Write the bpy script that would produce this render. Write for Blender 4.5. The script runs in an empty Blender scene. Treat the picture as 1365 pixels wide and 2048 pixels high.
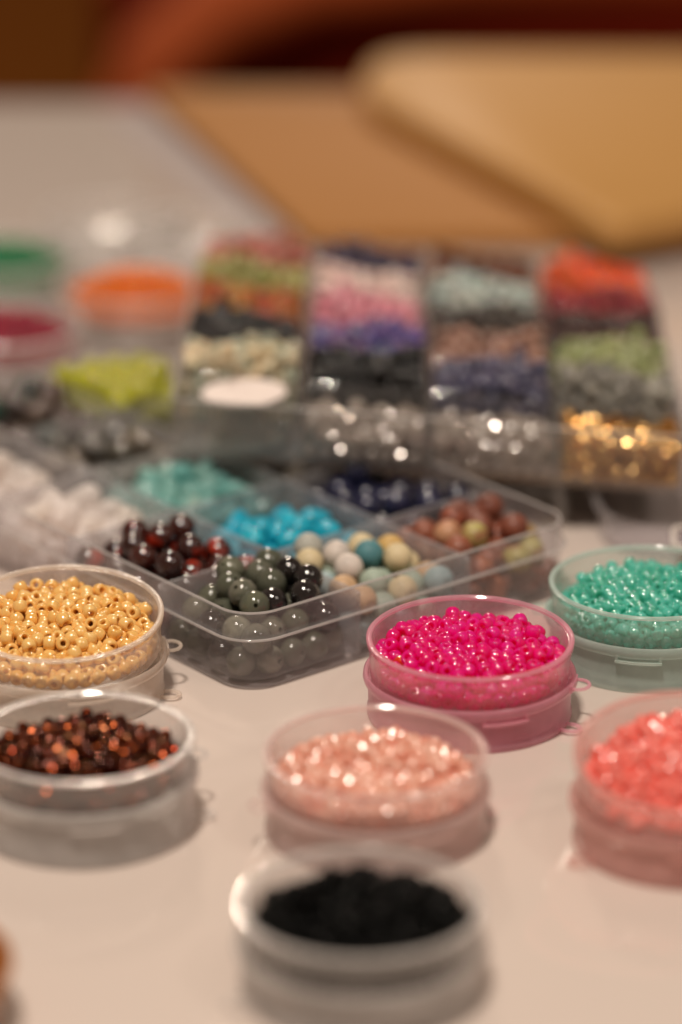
import bpy, bmesh, math, random
import numpy as np
from mathutils import Vector, Matrix, Euler

S = 0.001          # everything below is written in millimetres
R = math.radians
scene = bpy.context.scene

# ------------------------------------------------------------------ camera
cam_d = bpy.data.cameras.new("camera")
cam = bpy.data.objects.new("camera", cam_d)
scene.collection.objects.link(cam)
cam.location = (0, 0, 341 * S)
cam.rotation_euler = (R(90 - 20.5), 0, 0)
cam_d.sensor_fit = 'VERTICAL'
cam_d.sensor_height = 36.0
cam_d.lens = 36.0 * 6800 / 2048
cam_d.clip_start = 0.05
cam_d.clip_end = 50
cam_d.dof.use_dof = True
cam_d.dof.focus_distance = 0.842
cam_d.dof.aperture_fstop = 4.0
scene.camera = cam

# ------------------------------------------------------------------ world and lamps
w = bpy.data.worlds.new("World")
scene.world = w
w.use_nodes = True
bg = w.node_tree.nodes['Background']
bg.inputs[0].default_value = (1.0, 0.72, 0.53, 1)
bg.inputs[1].default_value = 0.17


def lamp(name, loc, target, size, power, color):
    d = bpy.data.lights.new(name, 'AREA')
    d.shape = 'DISK'
    d.size = size * S
    d.energy = power
    d.color = color
    o = bpy.data.objects.new(name, d)
    o.location = Vector(loc) * S
    o.rotation_euler = (Vector(target) - Vector(loc)).to_track_quat('-Z', 'Y').to_euler()
    scene.collection.objects.link(o)


TGT = (0, 800, 0)
lamp("ceiling_lamp", (-256, 128, 2320), TGT, 250, 50.0, (1.0, 0.885, 0.765))
lamp("ceiling_lamp", (700, 250, 1250), TGT, 170, 2.2, (1.0, 0.885, 0.765))
lamp("room_lamp", (-210, 3000, 1250), TGT, 180, 15.0, (1.0, 0.84, 0.68))

scene.view_settings.view_transform = 'Standard'
scene.view_settings.look = 'None'
scene.view_settings.exposure = 0.0
scene.view_settings.gamma = 1.0
scene.render.engine = 'CYCLES'
cy = scene.cycles
cy.max_bounces = 10
cy.diffuse_bounces = 4
cy.glossy_bounces = 4
cy.transmission_bounces = 8
cy.transparent_max_bounces = 40
cy.caustics_reflective = False
cy.caustics_refractive = False
cy.sample_clamp_indirect = 4.0
cy.use_denoising = True


# ------------------------------------------------------------------ materials
def newmat(name):
    m = bpy.data.materials.new(name)
    m.use_nodes = True
    nt = m.node_tree
    for n in list(nt.nodes):
        nt.nodes.remove(n)
    out = nt.nodes.new('ShaderNodeOutputMaterial')
    return m, nt, out


def N(nt, typ, **kw):
    n = nt.nodes.new(typ)
    for k, v in kw.items():
        if k.startswith('i_'):
            n.inputs[k[2:].replace('_', ' ')].default_value = v
        else:
            setattr(n, k, v)
    return n


def rnd_node(nt):
    """one random number per bead, whether it is its own object or an island of a heap"""
    oi = N(nt, 'ShaderNodeObjectInfo')
    ge = N(nt, 'ShaderNodeNewGeometry')
    a = N(nt, 'ShaderNodeMath', operation='ADD')
    nt.links.new(oi.outputs['Random'], a.inputs[0])
    nt.links.new(ge.outputs['Random Per Island'], a.inputs[1])
    f = N(nt, 'ShaderNodeMath', operation='FRACT')
    nt.links.new(a.outputs[0], f.inputs[0])
    return f.outputs[0]


def c4(c):
    return (c[0], c[1], c[2], 1)


def bead_mat(name, cols, rough=0.15, trans=0.0, metal=0.0, coat=0.3, noise=None, nscale=300, spec=0.5, sheen_tint=None, glass=0.0, ior=1.6, crough=0.08, nlo=0.46, nhi=0.62):
    """cols: colours picked per bead; noise: second colour mottled in"""
    m, nt, out = newmat(name)
    L = nt.links.new
    r = rnd_node(nt)
    ramp = N(nt, 'ShaderNodeValToRGB')
    ramp.color_ramp.interpolation = 'LINEAR'
    el = ramp.color_ramp.elements
    el[0].position = 0
    el[0].color = c4(cols[0])
    el[1].position = 1
    el[1].color = c4(cols[-1])
    for i, c in enumerate(cols[1:-1]):
        e = el.new((i + 1) / (len(cols) - 1))
        e.color = c4(c)
    L(r, ramp.inputs[0])
    col = ramp.outputs[0]
    if noise:
        tc = N(nt, 'ShaderNodeTexCoord')
        ad = N(nt, 'ShaderNodeVectorMath', operation='ADD')
        L(tc.outputs['Object'], ad.inputs[0])
        L(r, ad.inputs[1])
        nz = N(nt, 'ShaderNodeTexNoise', i_Scale=nscale, i_Detail=4.0)
        L(ad.outputs[0], nz.inputs['Vector'])
        cr = N(nt, 'ShaderNodeValToRGB')
        cr.color_ramp.elements[0].position = nlo
        cr.color_ramp.elements[1].position = nhi
        L(nz.outputs[0], cr.inputs[0])
        mx = N(nt, 'ShaderNodeMix', data_type='RGBA')
        L(cr.outputs[0], mx.inputs['Factor'])
        L(col, mx.inputs['A'])
        mx.inputs['B'].default_value = c4(noise)
        col = mx.outputs['Result']
    p = N(nt, 'ShaderNodeBsdfPrincipled')
    p.inputs['Roughness'].default_value = rough
    p.inputs['Metallic'].default_value = metal
    p.inputs['Specular IOR Level'].default_value = spec
    p.inputs['Coat Weight'].default_value = coat
    p.inputs['Coat Roughness'].default_value = crough
    p.inputs['Coat IOR'].default_value = ior
    if sheen_tint:
        p.inputs['Coat Tint'].default_value = c4(sheen_tint)
    L(col, p.inputs['Base Color'])
    res = p.outputs[0]
    if trans > 0:
        t = N(nt, 'ShaderNodeBsdfTranslucent')
        L(col, t.inputs['Color'])
        mx = N(nt, 'ShaderNodeMixShader')
        mx.inputs[0].default_value = trans
        L(res, mx.inputs[1])
        L(t.outputs[0], mx.inputs[2])
        res = mx.outputs[0]
    if glass > 0:
        t = N(nt, 'ShaderNodeBsdfTransparent')
        L(col, t.inputs['Color'])
        mx = N(nt, 'ShaderNodeMixShader')
        mx.inputs[0].default_value = glass
        L(res, mx.inputs[1])
        L(t.outputs[0], mx.inputs[2])
        res = mx.outputs[0]
    L(res, out.inputs[0])
    return m


def plastic(name, tint=(0.97, 0.97, 0.97), haze=0.10, edge=0.45, hcol=(0.78, 0.76, 0.75), rough=0.12, gloss=1.0):
    """thin clear or frosted polypropylene"""
    m, nt, out = newmat(name)
    L = nt.links.new
    tr = N(nt, 'ShaderNodeBsdfTransparent')
    tr.inputs[0].default_value = c4(tint)
    df = N(nt, 'ShaderNodeBsdfDiffuse')
    df.inputs[0].default_value = c4(hcol)
    tl = N(nt, 'ShaderNodeBsdfTranslucent')
    tl.inputs[0].default_value = c4(hcol)
    hz = N(nt, 'ShaderNodeMixShader')
    hz.inputs[0].default_value = 0.55
    L(df.outputs[0], hz.inputs[1])
    L(tl.outputs[0], hz.inputs[2])
    lw = N(nt, 'ShaderNodeLayerWeight')
    lw.inputs['Blend'].default_value = 0.5
    pw = N(nt, 'ShaderNodeMath', operation='POWER')
    L(lw.outputs['Facing'], pw.inputs[0])
    pw.inputs[1].default_value = 2.5
    ma = N(nt, 'ShaderNodeMath', operation='MULTIPLY_ADD')
    L(pw.outputs[0], ma.inputs[0])
    ma.inputs[1].default_value = edge
    ma.inputs[2].default_value = haze
    # faint unevenness of the moulded plastic
    tc = N(nt, 'ShaderNodeTexCoord')
    nz = N(nt, 'ShaderNodeTexNoise', i_Scale=90.0, i_Detail=3.0)
    L(tc.outputs['Object'], nz.inputs['Vector'])
    ns = N(nt, 'ShaderNodeMath', operation='MULTIPLY_ADD')
    L(nz.outputs[0], ns.inputs[0])
    ns.inputs[1].default_value = 0.9
    ns.inputs[2].default_value = 0.55
    mm = N(nt, 'ShaderNodeMath', operation='MULTIPLY', use_clamp=True)
    L(ma.outputs[0], mm.inputs[0])
    L(ns.outputs[0], mm.inputs[1])
    m1 = N(nt, 'ShaderNodeMixShader')
    L(mm.outputs[0], m1.inputs[0])
    L(tr.outputs[0], m1.inputs[1])
    L(hz.outputs[0], m1.inputs[2])
    gl = N(nt, 'ShaderNodeBsdfGlossy')
    gl.inputs['Roughness'].default_value = rough
    gl.inputs[0].default_value = (1, 1, 1, 1)
    bp = N(nt, 'ShaderNodeBump', i_Strength=0.25, i_Distance=0.0004)
    n2 = N(nt, 'ShaderNodeTexNoise', i_Scale=140.0, i_Detail=2.0)
    L(tc.outputs['Object'], n2.inputs['Vector'])
    L(n2.outputs[0], bp.inputs['Height'])
    L(bp.outputs[0], gl.inputs['Normal'])
    l2 = N(nt, 'ShaderNodeLayerWeight')
    l2.inputs['Blend'].default_value = 0.5
    p5 = N(nt, 'ShaderNodeMath', operation='POWER')
    L(l2.outputs['Facing'], p5.inputs[0])
    p5.inputs[1].default_value = 4.5
    fm = N(nt, 'ShaderNodeMath', operation='MULTIPLY_ADD', use_clamp=True)
    L(p5.outputs[0], fm.inputs[0])
    fm.inputs[1].default_value = 0.55 * gloss
    fm.inputs[2].default_value = 0.035 * gloss
    m2 = N(nt, 'ShaderNodeMixShader')
    L(fm.outputs[0], m2.inputs[0])
    L(m1.outputs[0], m2.inputs[1])
    L(gl.outputs[0], m2.inputs[2])
    L(m2.outputs[0], out.inputs[0])
    return m


def surf(name, col, rough=0.4, col2=None, scale=8, bump=0.0, bscale=200, spec=0.5, stretch=None, coat=0.0):
    m, nt, out = newmat(name)
    L = nt.links.new
    p = N(nt, 'ShaderNodeBsdfPrincipled')
    p.inputs['Roughness'].default_value = rough
    p.inputs['Base Color'].default_value = c4(col)
    p.inputs['Specular IOR Level'].default_value = spec
    p.inputs['Coat Weight'].default_value = coat
    tc = N(nt, 'ShaderNodeTexCoord')
    mp = N(nt, 'ShaderNodeMapping')
    if stretch:
        mp.inputs['Scale'].default_value = stretch
    L(tc.outputs['Object'], mp.inputs[0])
    if col2:
        nz = N(nt, 'ShaderNodeTexNoise', i_Scale=scale, i_Detail=6.0)
        L(mp.outputs[0], nz.inputs['Vector'])
        mx = N(nt, 'ShaderNodeMix', data_type='RGBA')
        L(nz.outputs[0], mx.inputs['Factor'])
        mx.inputs['A'].default_value = c4(col)
        mx.inputs['B'].default_value = c4(col2)
        L(mx.outputs['Result'], p.inputs['Base Color'])
    if bump:
        nb = N(nt, 'ShaderNodeTexNoise', i_Scale=bscale, i_Detail=3.0)
        L(mp.outputs[0], nb.inputs['Vector'])
        bp = N(nt, 'ShaderNodeBump', i_Strength=bump, i_Distance=0.0002)
        L(nb.outputs[0], bp.inputs['Height'])
        L(bp.outputs[0], p.inputs['Normal'])
    L(p.outputs[0], out.inputs[0])
    return m


M = {}
M['table'] = surf('glossy_white_table', (0.625, 0.53, 0.475), 0.06, (0.66, 0.565, 0.505), 5, 0.05, 60, spec=0.45)
M['jar_cup'] = plastic('clear_jar_plastic', haze=0.17, edge=0.50, rough=0.12, hcol=(0.86, 0.83, 0.81))
M['jar_low'] = plastic('frosted_jar_plastic', haze=0.34, edge=0.50, rough=0.18, hcol=(0.86, 0.83, 0.81))
M['jar_rim'] = plastic('jar_rim_plastic', haze=0.45, edge=0.45, rough=0.10, hcol=(0.9, 0.87, 0.85), gloss=1.5)
M['tray'] = plastic('clear_tray_plastic', tint=(0.96, 0.955, 0.97), haze=0.10, edge=0.30, rough=0.08, hcol=(0.80, 0.78, 0.80))
M['divider'] = plastic('tray_divider_plastic', tint=(0.96, 0.96, 0.97), haze=0.26, edge=0.30, rough=0.10, hcol=(0.80, 0.78, 0.80))
M['organizer'] = plastic('clear_organizer_plastic', tint=(0.97, 0.97, 0.97), haze=0.07, edge=0.22, rough=0.06)

M['yellow'] = bead_mat('cream_yellow_bead', [(0.97, 0.58, 0.16), (1.0, 0.65, 0.22), (0.94, 0.52, 0.12)], 0.2, trans=0.15, coat=1.0, ior=1.75, crough=0.10)
M['pink'] = bead_mat('hot_pink_bead', [(1.0, 0.002, 0.42), (0.99, 0.001, 0.34), (1.0, 0.006, 0.52)], 0.10, trans=0.42, coat=1.0, glass=0.28, ior=2.1, crough=0.08)
M['red_orange'] = bead_mat('red_orange_bead', [(0.85, 0.05, 0.01), (0.80, 0.06, 0.01)], 0.12, trans=0.4, coat=0.8)
M['teal'] = bead_mat('teal_pearl_bead', [(0.13, 0.76, 0.62), (0.19, 0.82, 0.71), (0.09, 0.67, 0.52)], 0.12, trans=0.4, coat=1.0, glass=0.12, ior=2.6, crough=0.07)
M['coral'] = bead_mat('coral_pearl_bead', [(1.0, 0.19, 0.14), (1.0, 0.26, 0.21), (1.0, 0.14, 0.10)], 0.2, trans=0.12, coat=1.0, ior=2.2, crough=0.2)
M['peach'] = bead_mat('peach_pearl_bead', [(0.96, 0.45, 0.31), (0.97, 0.57, 0.43), (0.94, 0.36, 0.24)], 0.2, trans=0.15, coat=1.0, ior=2.6, crough=0.2)
M['bronze'] = bead_mat('bronze_red_bead', [(0.06, 0.007, 0.004), (0.24, 0.055, 0.016), (0.03, 0.005, 0.004), (0.13, 0.022, 0.008), (0.20, 0.09, 0.04)], 0.22, metal=1.0, coat=0.0)
M['black'] = bead_mat('black_bead', [(0.002, 0.002, 0.002), (0.004, 0.004, 0.004)], 0.35, coat=0.0, spec=0.06)
M['gold'] = bead_mat('gold_bead', [(0.80, 0.46, 0.14), (0.90, 0.58, 0.24), (0.45, 0.22, 0.06)], 0.2, metal=1.0, coat=0.0)
M['silver'] = bead_mat('silver_glass_bead', [(0.62, 0.52, 0.45), (0.46, 0.38, 0.33), (0.76, 0.66, 0.58)], 0.12, metal=0.45, coat=1.0, glass=0.2, ior=2.8, crough=0.16)
M['green_stone'] = bead_mat('grey_green_stone', [(0.13, 0.14, 0.09), (0.36, 0.35, 0.26), (0.06, 0.07, 0.045), (0.26, 0.25, 0.19), (0.10, 0.11, 0.07)], 0.12, trans=0.3, coat=0.8, noise=(0.13, 0.14, 0.10), nscale=220)
M['dark_stone'] = bead_mat('dark_stone', [(0.008, 0.006, 0.005), (0.012, 0.009, 0.009)], 0.08, coat=0.8)
M['garnet'] = bead_mat('dark_red_stone', [(0.025, 0.005, 0.004), (0.05, 0.008, 0.005), (0.015, 0.004, 0.004)], 0.08, coat=0.8, noise=(0.50, 0.03, 0.008), nscale=110, nlo=0.56, nhi=0.66)
M['turquoise'] = bead_mat('turquoise', [(0.005, 0.36, 0.52), (0.01, 0.42, 0.56), (0.003, 0.30, 0.44)], 0.35, coat=0.2)
M['navy'] = bead_mat('navy_stone', [(0.010, 0.012, 0.032), (0.016, 0.018, 0.055), (0.007, 0.007, 0.016)], 0.2, coat=0.4)
M['white_stone'] = bead_mat('milky_white_stone', [(0.95, 0.89, 0.86), (0.97, 0.93, 0.91), (0.93, 0.87, 0.82)], 0.25, trans=0.45, coat=0.8, glass=0.3)
M['mint_chip'] = bead_mat('mint_chip', [(0.45, 0.75, 0.70), (0.28, 0.68, 0.66), (0.62, 0.80, 0.74)], 0.2, trans=0.4, coat=0.6, glass=0.3)
M['smoky'] = bead_mat('smoky_stone', [(0.16, 0.13, 0.10), (0.28, 0.24, 0.19), (0.08, 0.07, 0.05), (0.22, 0.21, 0.20)], 0.2, trans=0.2, coat=0.5)
M['olive_cream'] = bead_mat('olive_cream_stone', [(0.35, 0.30, 0.16), (0.45, 0.36, 0.26), (0.28, 0.26, 0.12), (0.42, 0.28, 0.18)], 0.25, trans=0.2, coat=0.5)
M['dark_mix'] = bead_mat('dark_mixed_stone', [(0.02, 0.02, 0.018), (0.02, 0.06, 0.045), (0.10, 0.06, 0.045), (0.03, 0.02, 0.02), (0.14, 0.11, 0.09)], 0.15, coat=0.5)
M['rust_stone'] = bead_mat('rust_brown_stone', [(0.34, 0.085, 0.04), (0.17, 0.05, 0.03), (0.42, 0.13, 0.06)], 0.5, noise=(0.15, 0.04, 0.022), nscale=300, coat=0.05)
M['peach_stone'] = bead_mat('peach_rust_stone', [(0.55, 0.30, 0.17), (0.48, 0.24, 0.13)], 0.5, noise=(0.42, 0.17, 0.09), nscale=240, coat=0.05)
M['lime_tip'] = bead_mat('yellow_green_stone', [(0.44, 0.38, 0.12), (0.38, 0.34, 0.10)], 0.5, noise=(0.30, 0.14, 0.06), nscale=200, coat=0.05)
for k_, c_ in dict(ochre=(0.62, 0.40, 0.14), cream=(0.68, 0.56, 0.34), blush=(0.72, 0.50, 0.45), offwhite=(0.68, 0.60, 0.54), sea=(0.09, 0.25, 0.28), pale_green=(0.36, 0.44, 0.36), pale_blue=(0.34, 0.45, 0.46), tan=(0.58, 0.38, 0.22), grey_white=(0.45, 0.45, 0.40)).items():
    M[k_] = bead_mat('matte_' + k_ + '_stone', [c_, tuple(x * 0.93 for x in c_)], 0.55, noise=tuple(x * 0.82 for x in c_), nscale=260, coat=0.03, spec=0.35)


# ------------------------------------------------------------------ mesh helpers
def make_mesh(name, verts, faces, mat, smooth=True, angle=40):
    me = bpy.data.meshes.new(name)
    me.from_pydata([(v[0] * S, v[1] * S, v[2] * S) for v in verts], [], faces)
    me.materials.append(mat)
    me.validate()
    if smooth:
        me.shade_smooth()
        me.set_sharp_from_angle(angle=R(angle))
    return me


def link(name, data, parent=None, loc=(0, 0, 0), rot=None):
    o = bpy.data.objects.new(name, data)
    scene.collection.objects.link(o)
    o.location = Vector(loc) * S
    if rot:
        o.rotation_euler = rot
    if parent:
        o.parent = parent
    return o


def tag(o, label, cat, group=None, kind=None):
    o['label'] = label
    o['category'] = cat
    if group:
        o['group'] = group
    if kind:
        o['kind'] = kind
    return o


def structure(o):
    o['kind'] = 'structure'
    return o


def lathe(profile, seg=64, closed=True):
    """closed (r,z) outline spun about z"""
    vs, fs = [], []
    n = len(profile)
    ring = []
    for (r, z) in profile:
        if r < 1e-6:
            ring.append([len(vs)])
            vs.append((0, 0, z))
        else:
            ring.append(list(range(len(vs), len(vs) + seg)))
            for i in range(seg):
                a = 2 * math.pi * i / seg
                vs.append((r * math.cos(a), r * math.sin(a), z))
    rng = range(n) if closed else range(n - 1)
    for k in rng:
        A, B = ring[k], ring[(k + 1) % n]
        if len(A) == 1 and len(B) == 1:
            continue
        for i in range(seg):
            j = (i + 1) % seg
            if len(A) == 1:
                fs.append((A[0], B[j], B[i]))
            elif len(B) == 1:
                fs.append((A[i], A[j], B[0]))
            else:
                fs.append((A[i], A[j], B[j], B[i]))
    return vs, fs


def rrect(L, W, r, seg=8, off=0.0, x0=0.0, y0=0.0):
    """rounded rectangle outline from (x0,y0) to (x0+L,y0+W), grown by off"""
    pts = []
    r2 = max(r + off, 0.2)
    xa, xb, ya, yb = x0 - off, x0 + L + off, y0 - off, y0 + W + off
    for cx, cyy, a0 in ((xb - r2, ya + r2, -90), (xb - r2, yb - r2, 0), (xa + r2, yb - r2, 90), (xa + r2, ya + r2, 180)):
        for i in range(seg + 1):
            a = R(a0 + 90 * i / seg)
            pts.append((cx + r2 * math.cos(a), cyy + r2 * math.sin(a)))
    return pts


def loft(loops, cap_start=True, cap_end=True):
    """loops: list of (outline, z)"""
    vs, fs = [], []
    n = len(loops[0][0])
    for pts, z in loops:
        for p in pts:
            vs.append((p[0], p[1], z))
    for k in range(len(loops) - 1):
        a, b = k * n, (k + 1) * n
        for i in range(n):
            j = (i + 1) % n
            fs.append((a + i, a + j, b + j, b + i))
    if cap_start:
        fs.append(tuple(reversed(range(n))))
    if cap_end:
        fs.append(tuple(range((len(loops) - 1) * n, len(loops) * n)))
    return vs, fs


def boxv(x0, x1, y0, y1, z0, z1, b=0.25):
    """slab with softened edges"""
    o = []
    for z, off in ((z0, -b), (z0 + b, 0), (z1 - b, 0), (z1, -b)):
        o.append((rrect(x1 - x0, y1 - y0, b * 1.5, 2, off, x0, y0), z))
    return loft(o)


def tube(points, rad, seg=10, close=False):
    vs, fs = [], []
    n = len(points)
    P = [Vector(p) for p in points]
    for i, p in enumerate(P):
        if close:
            t = (P[(i + 1) % n] - P[i - 1]).normalized()
        else:
            t = (P[min(i + 1, n - 1)] - P[max(i - 1, 0)]).normalized()
        up = Vector((0, 0, 1)) if abs(t.z) < 0.9 else Vector((0, 1, 0))
        u = t.cross(up).normalized()
        v = t.cross(u).normalized()
        rr = rad[i] if isinstance(rad, (list, tuple)) else rad
        for k in range(seg):
            a = 2 * math.pi * k / seg
            vs.append(tuple(p + u * rr * math.cos(a) + v * rr * math.sin(a)))
    m = n if close else n - 1
    for i in range(m):
        for k in range(seg):
            a, b = i * seg, ((i + 1) % n) * seg
            k2 = (k + 1) % seg
            fs.append((a + k, a + k2, b + k2, b + k))
    if not close:
        fs.append(tuple(reversed(range(seg))))
        fs.append(tuple(range((n - 1) * seg, n * seg)))
    return vs, fs


def merge(*vf):
    vs, fs = [], []
    for v, f in vf:
        o = len(vs)
        vs += list(v)
        fs += [tuple(i + o for i in q) for q in f]
    return vs, fs


# beads ------------------------------------------------------------
def seed_bead(Ro, hole, ln, seg=18, arc=7):
    """rounded ring: outer radius Ro, hole radius, length ln"""
    prof = []
    hw = ln / 2
    for i in range(arc + 1):
        a = -math.pi / 2 + math.pi * i / arc
        c = math.copysign(abs(math.cos(a)) ** 0.75, math.cos(a))
        s = math.copysign(abs(math.sin(a)) ** 0.85, math.sin(a))
        prof.append((hole + 0.12 * Ro + (Ro - hole - 0.12 * Ro) * c, hw * s))
    prof.append((hole, hw * 0.86))
    prof.append((hole, -hw * 0.86))
    return lathe(prof, seg)


def round_bead(Rr, hole=0.6, seg=24, arc=12):
    prof = []
    a0 = math.acos(min(1, hole / Rr))
    for i in range(arc + 1):
        a = -a0 + 2 * a0 * i / arc
        prof.append((Rr * math.cos(a), Rr * math.sin(a)))
    zt = Rr * math.sin(a0)
    prof.append((hole * 0.8, zt * 0.9))
    prof.append((hole * 0.8, -zt * 0.9))
    return lathe(prof, seg)


def nugget(Rr, seed, amp=0.28, sub=3):
    rs = random.Random(seed)
    bm = bmesh.new()
    bmesh.ops.create_icosphere(bm, subdivisions=sub, radius=Rr)
    dirs = [(Vector((rs.gauss(0, 1), rs.gauss(0, 1), rs.gauss(0, 1))).normalized(), rs.uniform(-amp, amp)) for _ in range(7)]
    sc = Vector((rs.uniform(0.85, 1.25), rs.uniform(0.75, 1.0), rs.uniform(0.7, 0.95)))
    for v in bm.verts:
        n = v.co.normalized()
        f = 1 + sum(a * max(0, n.dot(d)) ** 4 for d, a in dirs)
        v.co = Vector((n.x * sc.x, n.y * sc.y, n.z * sc.z)) * Rr * f
    vs = [tuple(v.co) for v in bm.verts]
    fs = [tuple(v.index for v in f.verts) for f in bm.faces]
    bm.free()
    return vs, fs


# settling of beads in a container ----------------------------------
def settle(n, r, shape, floor=0.0, seed=0, pull=(0, 0), k=0.0, iters=150, stack=2.2):
    """n spheres of radius r dropped into shape ('cyl', R) or ('box', x0,x1,y0,y1); returns centres"""
    rg = np.random.default_rng(seed)
    if shape[0] == 'cyl':
        a = rg.uniform(0, 2 * math.pi, n)
        q = (shape[1] - r) * np.sqrt(rg.uniform(0, 1, n))
        p = np.stack([q * np.cos(a), q * np.sin(a), np.zeros(n)], 1)
        area = math.pi * shape[1] ** 2
    else:
        _, x0, x1, y0, y1 = shape
        p = np.stack([rg.uniform(x0 + r, x1 - r, n), rg.uniform(y0 + r, y1 - r, n), np.zeros(n)], 1)
        area = (x1 - x0) * (y1 - y0)
    hh = n * (4.19 * r ** 3) / 0.5 / area * stack
    p[:, 2] = floor + r + np.sort(rg.uniform(0, 1, n)) * hh
    pl = np.array([pull[0], pull[1]])
    for it in range(iters):
        g = 0.16 * r if it < iters * 0.75 else 0.05 * r
        p[:, 2] -= g
        if k:
            p[:, :2] += (pl - p[:, :2]) * k * g / r
        for sub in range(2):
            if sub == 0 and it % 3 == 0 or it == 0:
                sq = (p * p).sum(1)
                d2 = sq[:, None] + sq[None, :] - 2 * p @ p.T
                I, J = np.nonzero(np.triu(d2 < (2.7 * r) ** 2, 1))
            d = p[J] - p[I]
            ds = np.sqrt((d * d).sum(1)) + 1e-9
            ov = 2 * r - ds
            msk = ov > 0
            i2, j2 = I[msk], J[msk]
            c = d[msk] / ds[msk][:, None] * (ov[msk] * 0.42)[:, None]
            acc = np.zeros_like(p)
            for ax in range(3):
                acc[:, ax] -= np.bincount(i2, c[:, ax], minlength=n)
                acc[:, ax] += np.bincount(j2, c[:, ax], minlength=n)
            p += acc
            p[:, 2] = np.maximum(p[:, 2], floor + r)
            if shape[0] == 'cyl':
                q = np.sqrt(p[:, 0] ** 2 + p[:, 1] ** 2) + 1e-9
                f = np.minimum(1, (shape[1] - r) / q)
                p[:, 0] *= f
                p[:, 1] *= f
            else:
                p[:, 0] = np.clip(p[:, 0], x0 + r, x1 - r)
                p[:, 1] = np.clip(p[:, 1], y0 + r, y1 - r)
    return p


def exposure_rank(P, r, view):
    """how many beads hide each one from the viewing side"""
    v = np.array(view) / np.linalg.norm(view)
    d = P[None, :, :] - P[:, None, :]
    al = d @ v
    perp2 = (d * d).sum(2) - al ** 2
    occ = ((al > 0.3 * r) & (perp2 < (1.5 * r) ** 2)).sum(1)
    return np.argsort(occ * 1000 - P[:, 2])


def rand_rot(rs, upright=0.0):
    z = Vector((rs.gauss(0, 1), rs.gauss(0, 1), rs.gauss(0, 1) + upright * 3)).normalized()
    return z.to_track_quat('Z', 'Y')


def joined(name, protos, places, mat):
    """one mesh out of many placed copies; protos = list of (vs, fs)"""
    Vs, loops, tot, off = [], [], [], 0
    cache = [(np.array(v), f) for v, f in protos]
    for pi, pos, q in places:
        v, f = cache[pi]
        m = np.array(q.to_matrix())
        Vs.append(v @ m.T + np.array(pos))
        for face in f:
            loops.extend(i + off for i in face)
            tot.append(len(face))
        off += len(v)
    V = np.concatenate(Vs) * S
    me = bpy.data.meshes.new(name)
    me.vertices.add(len(V))
    me.vertices.foreach_set('co', V.ravel())
    me.loops.add(len(loops))
    me.loops.foreach_set('vertex_index', loops)
    me.polygons.add(len(tot))
    st = np.concatenate([[0], np.cumsum(tot)[:-1]])
    me.polygons.foreach_set('loop_start', st)
    me.polygons.foreach_set('loop_total', tot)
    me.update(calc_edges=True)
    me.materials.append(mat)
    me.shade_smooth()
    return me


def fill(mat, P, r, mesh, proto, matrix, label, stuff_label, cat, group, name, top, seed, view=(0, -0.92, 0.39), upright=0.0, odd=None, alt=None):
    """the beads that show as things of their own, the buried ones as one heap"""
    rs = random.Random(seed)
    order = exposure_rank(P, r, view)
    q3 = matrix.to_quaternion()
    for i in order[:top]:
        o = bpy.data.objects.new(name, alt if alt and i % 3 else mesh)
        scene.collection.objects.link(o)
        p = matrix @ Vector(P[i])
        o.matrix_world = Matrix.Translation(p * S) @ (q3 @ rand_rot(rs, upright)).to_matrix().to_4x4()
        tag(o, label, cat, group)
        if odd:
            odd(o, p)
    rest = order[top:]
    if len(rest):
        me = joined(name + 's', [proto], [(0, tuple(matrix @ Vector(P[i])), q3 @ rand_rot(rs, upright)) for i in rest], mat)
        tag(link(name + 's', me), stuff_label, 'beads', kind='stuff')


# ------------------------------------------------------------------ the setting
# table
def add_slab(name, outline, z0, z1, mat, b=1.5):
    n = len(outline)
    cx = sum(p[0] for p in outline) / n
    cyy = sum(p[1] for p in outline) / n

    def shr(t):
        out = []
        for x, y in outline:
            dx, dy = cx - x, cyy - y
            l = math.hypot(dx, dy)
            out.append((x + dx / l * t, y + dy / l * t))
        return out
    vs, fs = loft([(shr(b), z0), (shr(0), z0 + b), (shr(0), z1 - b), (shr(b), z1)])
    return make_mesh(name, vs, fs, mat, angle=50)


tab = structure(link('table', add_slab('table', rrect(1800, 1258, 20, 6, 0, -900, 150), -28, 0, M['table'], 3)))
M['floor'] = surf('dark_brown_floor', (0.30, 0.095, 0.012), 0.95, (0.40, 0.13, 0.018), 2.0, spec=0.05)
v, f = loft([(rrect(9000, 9000, 5, 2, 0, -4500, -500), -790), (rrect(9000, 9000, 5, 2, 0, -4500, -500), -750)])
structure(link('floor', make_mesh('floor', v, f, M['floor'])))

# kraft board and the paler board on it
M['kraft'] = surf('kraft_board', (0.355, 0.15, 0.031), 0.7, (0.385, 0.167, 0.038), 6)
M['pale_wood'] = surf('pale_wood_board', (0.456, 0.229, 0.058), 0.6, (0.497, 0.262, 0.075), 7, stretch=(1, 6, 1))


def round_poly(pts, rad, seg=6):
    out = []
    n = len(pts)
    for i in range(n):
        p0, p1, p2 = Vector(pts[i - 1]), Vector(pts[i]), Vector(pts[(i + 1) % n])
        a, b = (p0 - p1).normalized(), (p2 - p1).normalized()
        for k in range(seg + 1):
            t = k / seg
            s, e = p1 + a * rad[i], p1 + b * rad[i]
            q = s * (1 - t) ** 2 + p1 * 2 * t * (1 - t) + e * t ** 2
            out.append((q.x, q.y))
    return out


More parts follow.
